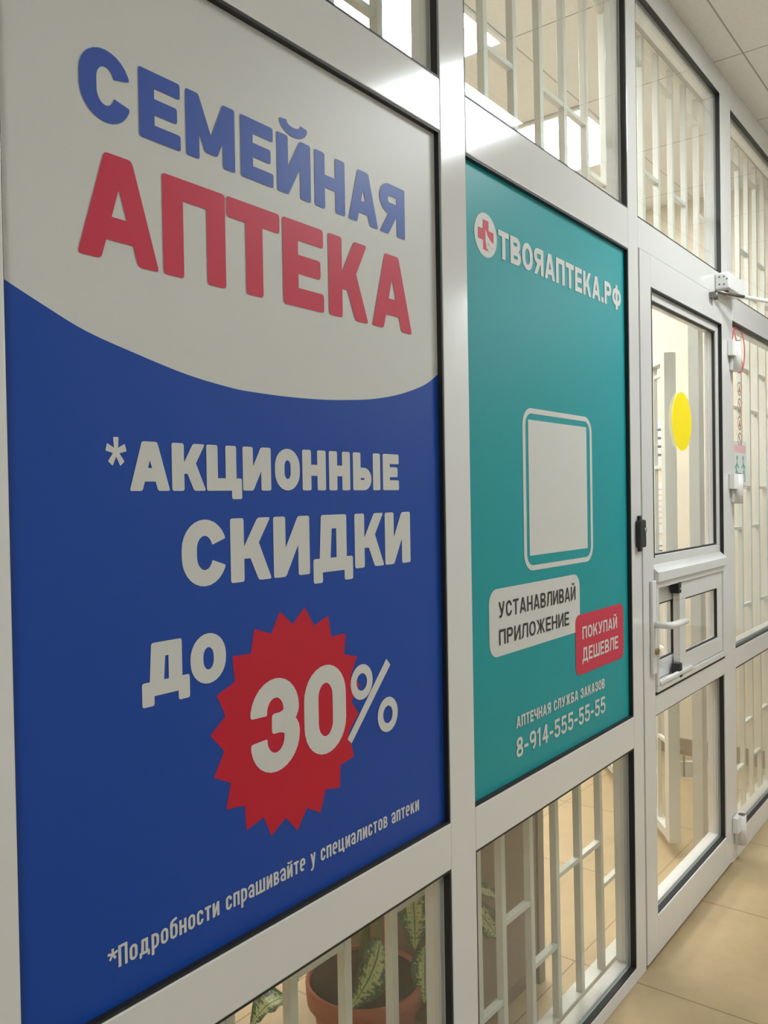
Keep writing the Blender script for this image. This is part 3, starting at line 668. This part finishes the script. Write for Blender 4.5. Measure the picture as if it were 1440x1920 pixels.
# ------------------------------------------------------------------ security grilles behind the glass
GP, GS = .1415, .019                                  # pitch and bar size
GX = 1.733 - GS                                       # left side of a reference bar
def grille(name, label, x0, x1, z0, z1, y=.10, lean=0.0, rungs=None, inset=.02):
    g = thing(name, label, 'security grille', ((x0+x1)/2, y, z0), group='security grilles behind the glazing')
    k0 = math.ceil((x0 + inset - GX)/GP); ks = [k for k in range(k0, k0+20) if GX + k*GP + GS < x1 - inset]
    bm = BM(); box(bm, x0, y, z0, x1, y+.04, z0+.022, .002); obj('bottom_bar', bm, 'grille_paint', g)
    bm = BM(); box(bm, x0, y, z1-.022, x1, y+.04, z1, .002); obj('top_bar', bm, 'grille_paint', g)
    for k in ks:
        x = GX + k*GP
        bm = BM(); box(bm, x, y, z0+.022, x+GS, y+GS, z1-.022, .0015); obj('bar', bm, 'grille_paint', g)
    xs = [x0] + [GX + k*GP for k in ks] + [x1 - GS]
    for side in (x0, x1-GS):
        bm = BM(); box(bm, side, y, z0+.022, side+GS, y+GS, z1-.022, .0015); obj('side_bar', bm, 'grille_paint', g)
    for i in range(len(xs)-1):
        kk = k0 - 1 + i; z = (rungs or {}).get(kk, .375 if kk % 2 else .20)
        while z < z1 - .05:
            if z > z0 + .05:
                bm = BM(); box(bm, xs[i]+GS+.0005, y+.001, z, xs[i+1]-.0005, y+GS-.001, z+.013, .0012); obj('cross_piece', bm, 'grille_paint', g)
            z += .516
    if lean: g.rotation_euler.x = lean
    return g
grille('security_grille', 'cream barred grille behind the blue poster bay', .44, 1.585, .0, 2.90, .092, rungs={k: (.06 if k % 2 else .25) for k in range(-12, 3)})
grille('security_grille', 'cream barred grille behind the green poster bay', 1.605, 2.50, .0, 2.90, .088, lean=math.radians(-.45), rungs={-1: .196, 0: .374, 1: .207, 2: .383, 3: .382, 4: .25})
grille('security_grille', 'cream barred grille behind the glass above the door', 2.52, 3.46, 2.17, 2.90, .10)
grille('security_grille', 'cream barred grille behind the bay right of the door', 3.50, 4.45, .0, 2.90, .10)

# door-side jambs of the grilles and the hinged gate
bm = BM(); box(bm, 3.255, .10, 0, 3.315, .14, 2.16, .003); tag(obj('gate_post', bm, 'grille_paint'), 'cream square steel post behind the right door stile', 'post')
bm = BM(); box(bm, 2.52, .10, 2.09, 3.2545, .14, 2.15, .003); tag(obj('gate_lintel', bm, 'grille_paint'), 'cream steel beam across the doorway behind the door glass', 'beam')
g = thing('grille_gate', 'cream barred steel gate standing open behind the door', 'gate', (3.225, .175, .05))
def gpart(name, u0, u1, z0, z1, v0=0.0, v1=.03, m='grille_paint', label=None):
    bm = BM(); box(bm, u0, v0, z0, u1, v1, z1, .002)
    o = obj(name, bm, m); o.parent = g
    if label: o['label'] = label
    return o
GL, GH = 1.05, 1.88
gpart('post', 0, .045, 0, GH, 0, .045); gpart('post', GL, GL+.04, 0, GH, 0, .04)
gpart('bottom_bar', .045, GL, .0, .035, 0, .04); gpart('top_bar', .045, GL, GH-.035, GH, 0, .04)
for i in range(1, 7):
    u = .045 + i*(GL-.045)/7; gpart('bar', u-.008, u+.008, .035, GH-.035, .012, .028)
for i in range(7):
    ua = .045 + i*(GL-.045)/7; ub = .045 + (i+1)*(GL-.045)/7; z = .20 if i % 2 else .36
    while z < GH-.05:
        bm = BM(); box(bm, ua+.0085, .013, z, ub-.0085, .027, z+.014, .0012); z += .36
        o = obj('cross_piece', bm, 'grille_paint'); o.parent = g
bm = BM(); tube(bm, [(-.035,-.002,.36),(.0,-.008,.37),(.03,-.008,.355)], .004, 8); tube(bm, [(-.035,-.002,.36),(-.035,-.002,.27)], .004, 8); o = obj('hasp', bm, 'dark_metal'); o.parent = g; o['label'] = 'dark steel bolt and hasp'
for z in (.25, 1.55):
    bm = BM(); box(bm, .012, -.054, z, .030, -.0005, z+.06, .002); o = obj('gate_hinge', bm, 'grille_paint'); o.parent = g
g.rotation_euler = (0, 0, math.atan2(.61, .79))

# ------------------------------------------------------------------ brown cabinet, potted plant
cb = thing('cabinet', 'tall brown wooden cabinet standing behind the green poster', 'cabinet', (1.96, .36, 0))
bm = BM(); box(bm, 1.80, .24, 0, 2.175, .72, 2.05, .003); obj('body', bm, 'cabinet_wood', cb)
bm = BM(); box(bm, 1.81, .222, .06, 2.135, .2395, 2.04, .003); cd_ = obj('door', bm, 'cabinet_wood', cb)
bm = BM(); box(bm, 2.139, .218, 0, 2.175, .2395, 2.05, .002); obj('edge_strip', bm, 'cabinet_edge', cb, 'grey-brown edge strip')
bm = BM(); tube(bm, [(2.11,.221,1.0),(2.11,.20,1.0),(2.11,.20,1.1),(2.11,.221,1.1)], .005, 8); obj('handle', bm, 'dark_metal', cd_)

PXc, PYc = 1.615, .43
pl = thing('potted_plant', 'dieffenbachia with speckled leaves in a terracotta pot', 'plant', (PXc, PYc, 0))
bm = BM(); lathe(bm, [(.105,0),(.11,.004),(.132,.148),(.146,.149),(.149,.196),(.145,.200),(.139,.198),(.137,.17)], PXc, PYc); obj('pot', bm, 'terracotta', pl, 'terracotta pot')
bm = BM(); lathe(bm, [(.130,.165),(.1375,.190),(.07,.196),(.001,.198)], PXc, PYc); obj('soil', bm, 'soil', pl, 'dark potting soil')
def leaf_mesh(base, tip, width, sag, roll=0.0, facing_dir=None, nu=14, nv=4):
    base, tip = Vector(base), Vector(tip); ax = tip - base; L_ = ax.length; t = ax/L_
    nrm = Vector(facing_dir) if facing_dir else Vector((0,0,1))
    side = t.cross(nrm).normalized(); up = side.cross(t).normalized()
    side, up = side*math.cos(roll) + up*math.sin(roll), up*math.cos(roll) - side*math.sin(roll)
    bm = BM(); uvl = bm.loops.layers.uv.new('UVMap'); grid = []
    for i in range(nu+1):
        a = i/nu; hw = width/2*(math.sin(PI*min(1, a**.75))**.75 if 0 < a < 1 else 0.02)
        row = []
        for j in range(-nv, nv+1):
            b = j/nv
            p = base + ax*a + up*(sag*4*a*(1-a)) + side*(hw*b) + up*(abs(b)*hw*.28 + .004*math.sin(a*24+abs(b)*3)*abs(b))
            row.append((bm.verts.new(p), a, abs(b)))
        grid.append(row)
    for i in range(nu):
        for j in range(2*nv):
            q = [grid[i][j], grid[i+1][j], grid[i+1][j+1], grid[i][j+1]]
            try: f = bm.faces.new([v[0] for v in q])
            except ValueError: continue
            f.smooth = True
            for lp, v in zip(f.loops, q): lp[uvl].uv = (v[1], v[2])
    return bm
stem_top = (PXc+.005, PYc, .62)
bm = BM(); tube(bm, [(PXc, PYc, .25), (PXc+.012, PYc+.004, .42), stem_top, (PXc-.01, PYc+.01, .82)], [.014,.013,.012,.008], 12); obj('stem', bm, 'stem_green', pl)
def pt(px, py, Y):
    x, z = W(px, py, Y); return (x, Y, z)
LEAVES = [(pt(713,1762,.27), pt(655,1892,.25), .095, .02, 1.1, None), (pt(772,1668,.33), pt(778,1782,.27), .085, .02, 0, (-.62,-.62,.48)),
          (pt(797,1770,.31), pt(796,1882,.28), .070, .015, 0, (-.75,-.55,.30)), (pt(885,1690,.20), pt(934,1758,.19), .065, .012, 0, (-.7,-.65,.25)),
          (pt(880,1668,.20), pt(940,1690,.20), .045, .01, 0, (-.3,-.5,.8)), (pt(545,1872,.34), pt(470,1925,.36), .075, .02, 0, (.3,-.1,.9)),
          ((PXc-.01,PYc+.01,.84), (PXc-.22,PYc+.10,.93), .11, .05, .3, None), ((PXc-.01,PYc,.86), (PXc+.10,PYc-.10,1.05), .10, .04, .5, None), ((PXc-.01,PYc,.84), (PXc-.06,PYc+.22,1.02), .10, .04, .2, None)]
for i, (a, b, wd_, sg, ro, fd) in enumerate(LEAVES):
    lf = obj('leaf', leaf_mesh(a, b, wd_, sg, ro, fd), 'variegated_leaf', pl)
    st = Vector((PXc+.004, PYc+.002, .40+.04*i)); bm = BM(); mid = (st + Vector(a))/2 + Vector((0, 0, .05))
    tube(bm, [st, mid, a], [.006,.005,.004], 8); obj('leaf_stalk', bm, 'stem_green', lf)

# ------------------------------------------------------------------ notices on the end wall
def wallpt(px, py, X):
    dd = CAM_R.transposed() @ Vector((px-CX, py-CY, F_PX)); tt = X/dd.x
    return dd.y*tt - CAM_D, dd.z*tt + CAM_H
XW = ROOM_R
def notice(label, px0, px1, py0, py1, rows, band=None):
    (ya, za), (yb, zb) = wallpt(px0, py0, XW), wallpt(px1, py1, XW)
    y0, y1 = min(ya, yb), max(ya, yb); z0, z1 = min(za, zb), max(za, zb)
    n = thing('notice', label, 'notice', (XW, (y0+y1)/2, z0))
    bm = BM(); box(bm, XW-.003, y0, z0, XW-.0005, y1, z1); obj('sheet', bm, 'paper', n)
    bm = BM(); hgt = (z1-z0)/(rows+2)
    for i in range(rows):
        zz = z1 - hgt*(i+1.4); yy = y1 - (y1-y0)*(.1 + .06*random.random())
        box(bm, XW-.0036, y0 + (y1-y0)*(.1+.2*random.random()), zz, XW-.0031, yy, zz+hgt*.3)
    obj('print', bm, 'ink' if band is None else band, n)
notice('upper white notice sheet on the cream end wall', 1212, 1256, 788, 880, 4)
notice('pale framed notice sheet under the upper white sheet', 1212, 1257, 905, 1000, 7, 'pink_print')
notice('small white notice sheet lowest on the cream end wall', 1214, 1256, 1012, 1048, 2)
wc = thing('low_cabinet', 'low white cabinet against the cream end wall', 'cabinet', (4.30, 1.1, 0))
bm = BM(); box(bm, 4.12, .98, 0, 4.495, 1.75, .80, .004); obj('body', bm, 'white_plastic', wc)
bm = BM(); box(bm, 4.09, .96, .80, 4.498, 1.77, .825, .004); obj('top', bm, 'cabinet_edge', wc, 'grey-brown worktop')

# ------------------------------------------------------------------ ceiling lights
def ceiling_light(x, y, m, label, group=None):
    l = thing('ceiling_light', label, 'ceiling light', (x+.3, y+.3, CEIL), group or 'square recessed ceiling lights')
    bm = BM(); frame_ring_xy(bm, x, y, .6, .018, CEIL-.012, CEIL-.0005); obj('frame', bm, 'lamp_frame', l)
    bm = BM(); box(bm, x+.018, y+.018, CEIL-.008, x+.582, y+.582, CEIL-.0008); obj('diffuser', bm, m, l, 'glowing white diffuser')
def frame_ring_xy(bm, x, y, s, t, z0, z1):
    for q in ((x, y, x+s, y+t), (x, y+s-t, x+s, y+s), (x, y+t, x+t, y+s-t), (x+s-t, y+t, x+s, y+s-t)): box(bm, q[0], q[1], z0, q[2], q[3], z1, .001)
ceiling_light(2.54, -1.30, 'lamp_corridor', 'square corridor ceiling light mirrored in the white transom')
ceiling_light(-1.66, -1.90, 'lamp_corridor', 'square corridor ceiling light nearest the viewer')
ceiling_light(5.54, -2.50, 'lamp_corridor', 'unseen square corridor ceiling light placed for the sheen on the posters')  # unseen lamp, set where its reflection washes the poster film, not the frame
ceiling_light(1.94, .5, 'lamp_room', 'square room ceiling light seen through the glass left')
ceiling_light(3.14, .5, 'lamp_room', 'square room ceiling light seen behind the bars right of it')
ceiling_light(3.14, 1.7, 'lamp_room', 'square room ceiling light deep inside on the right')
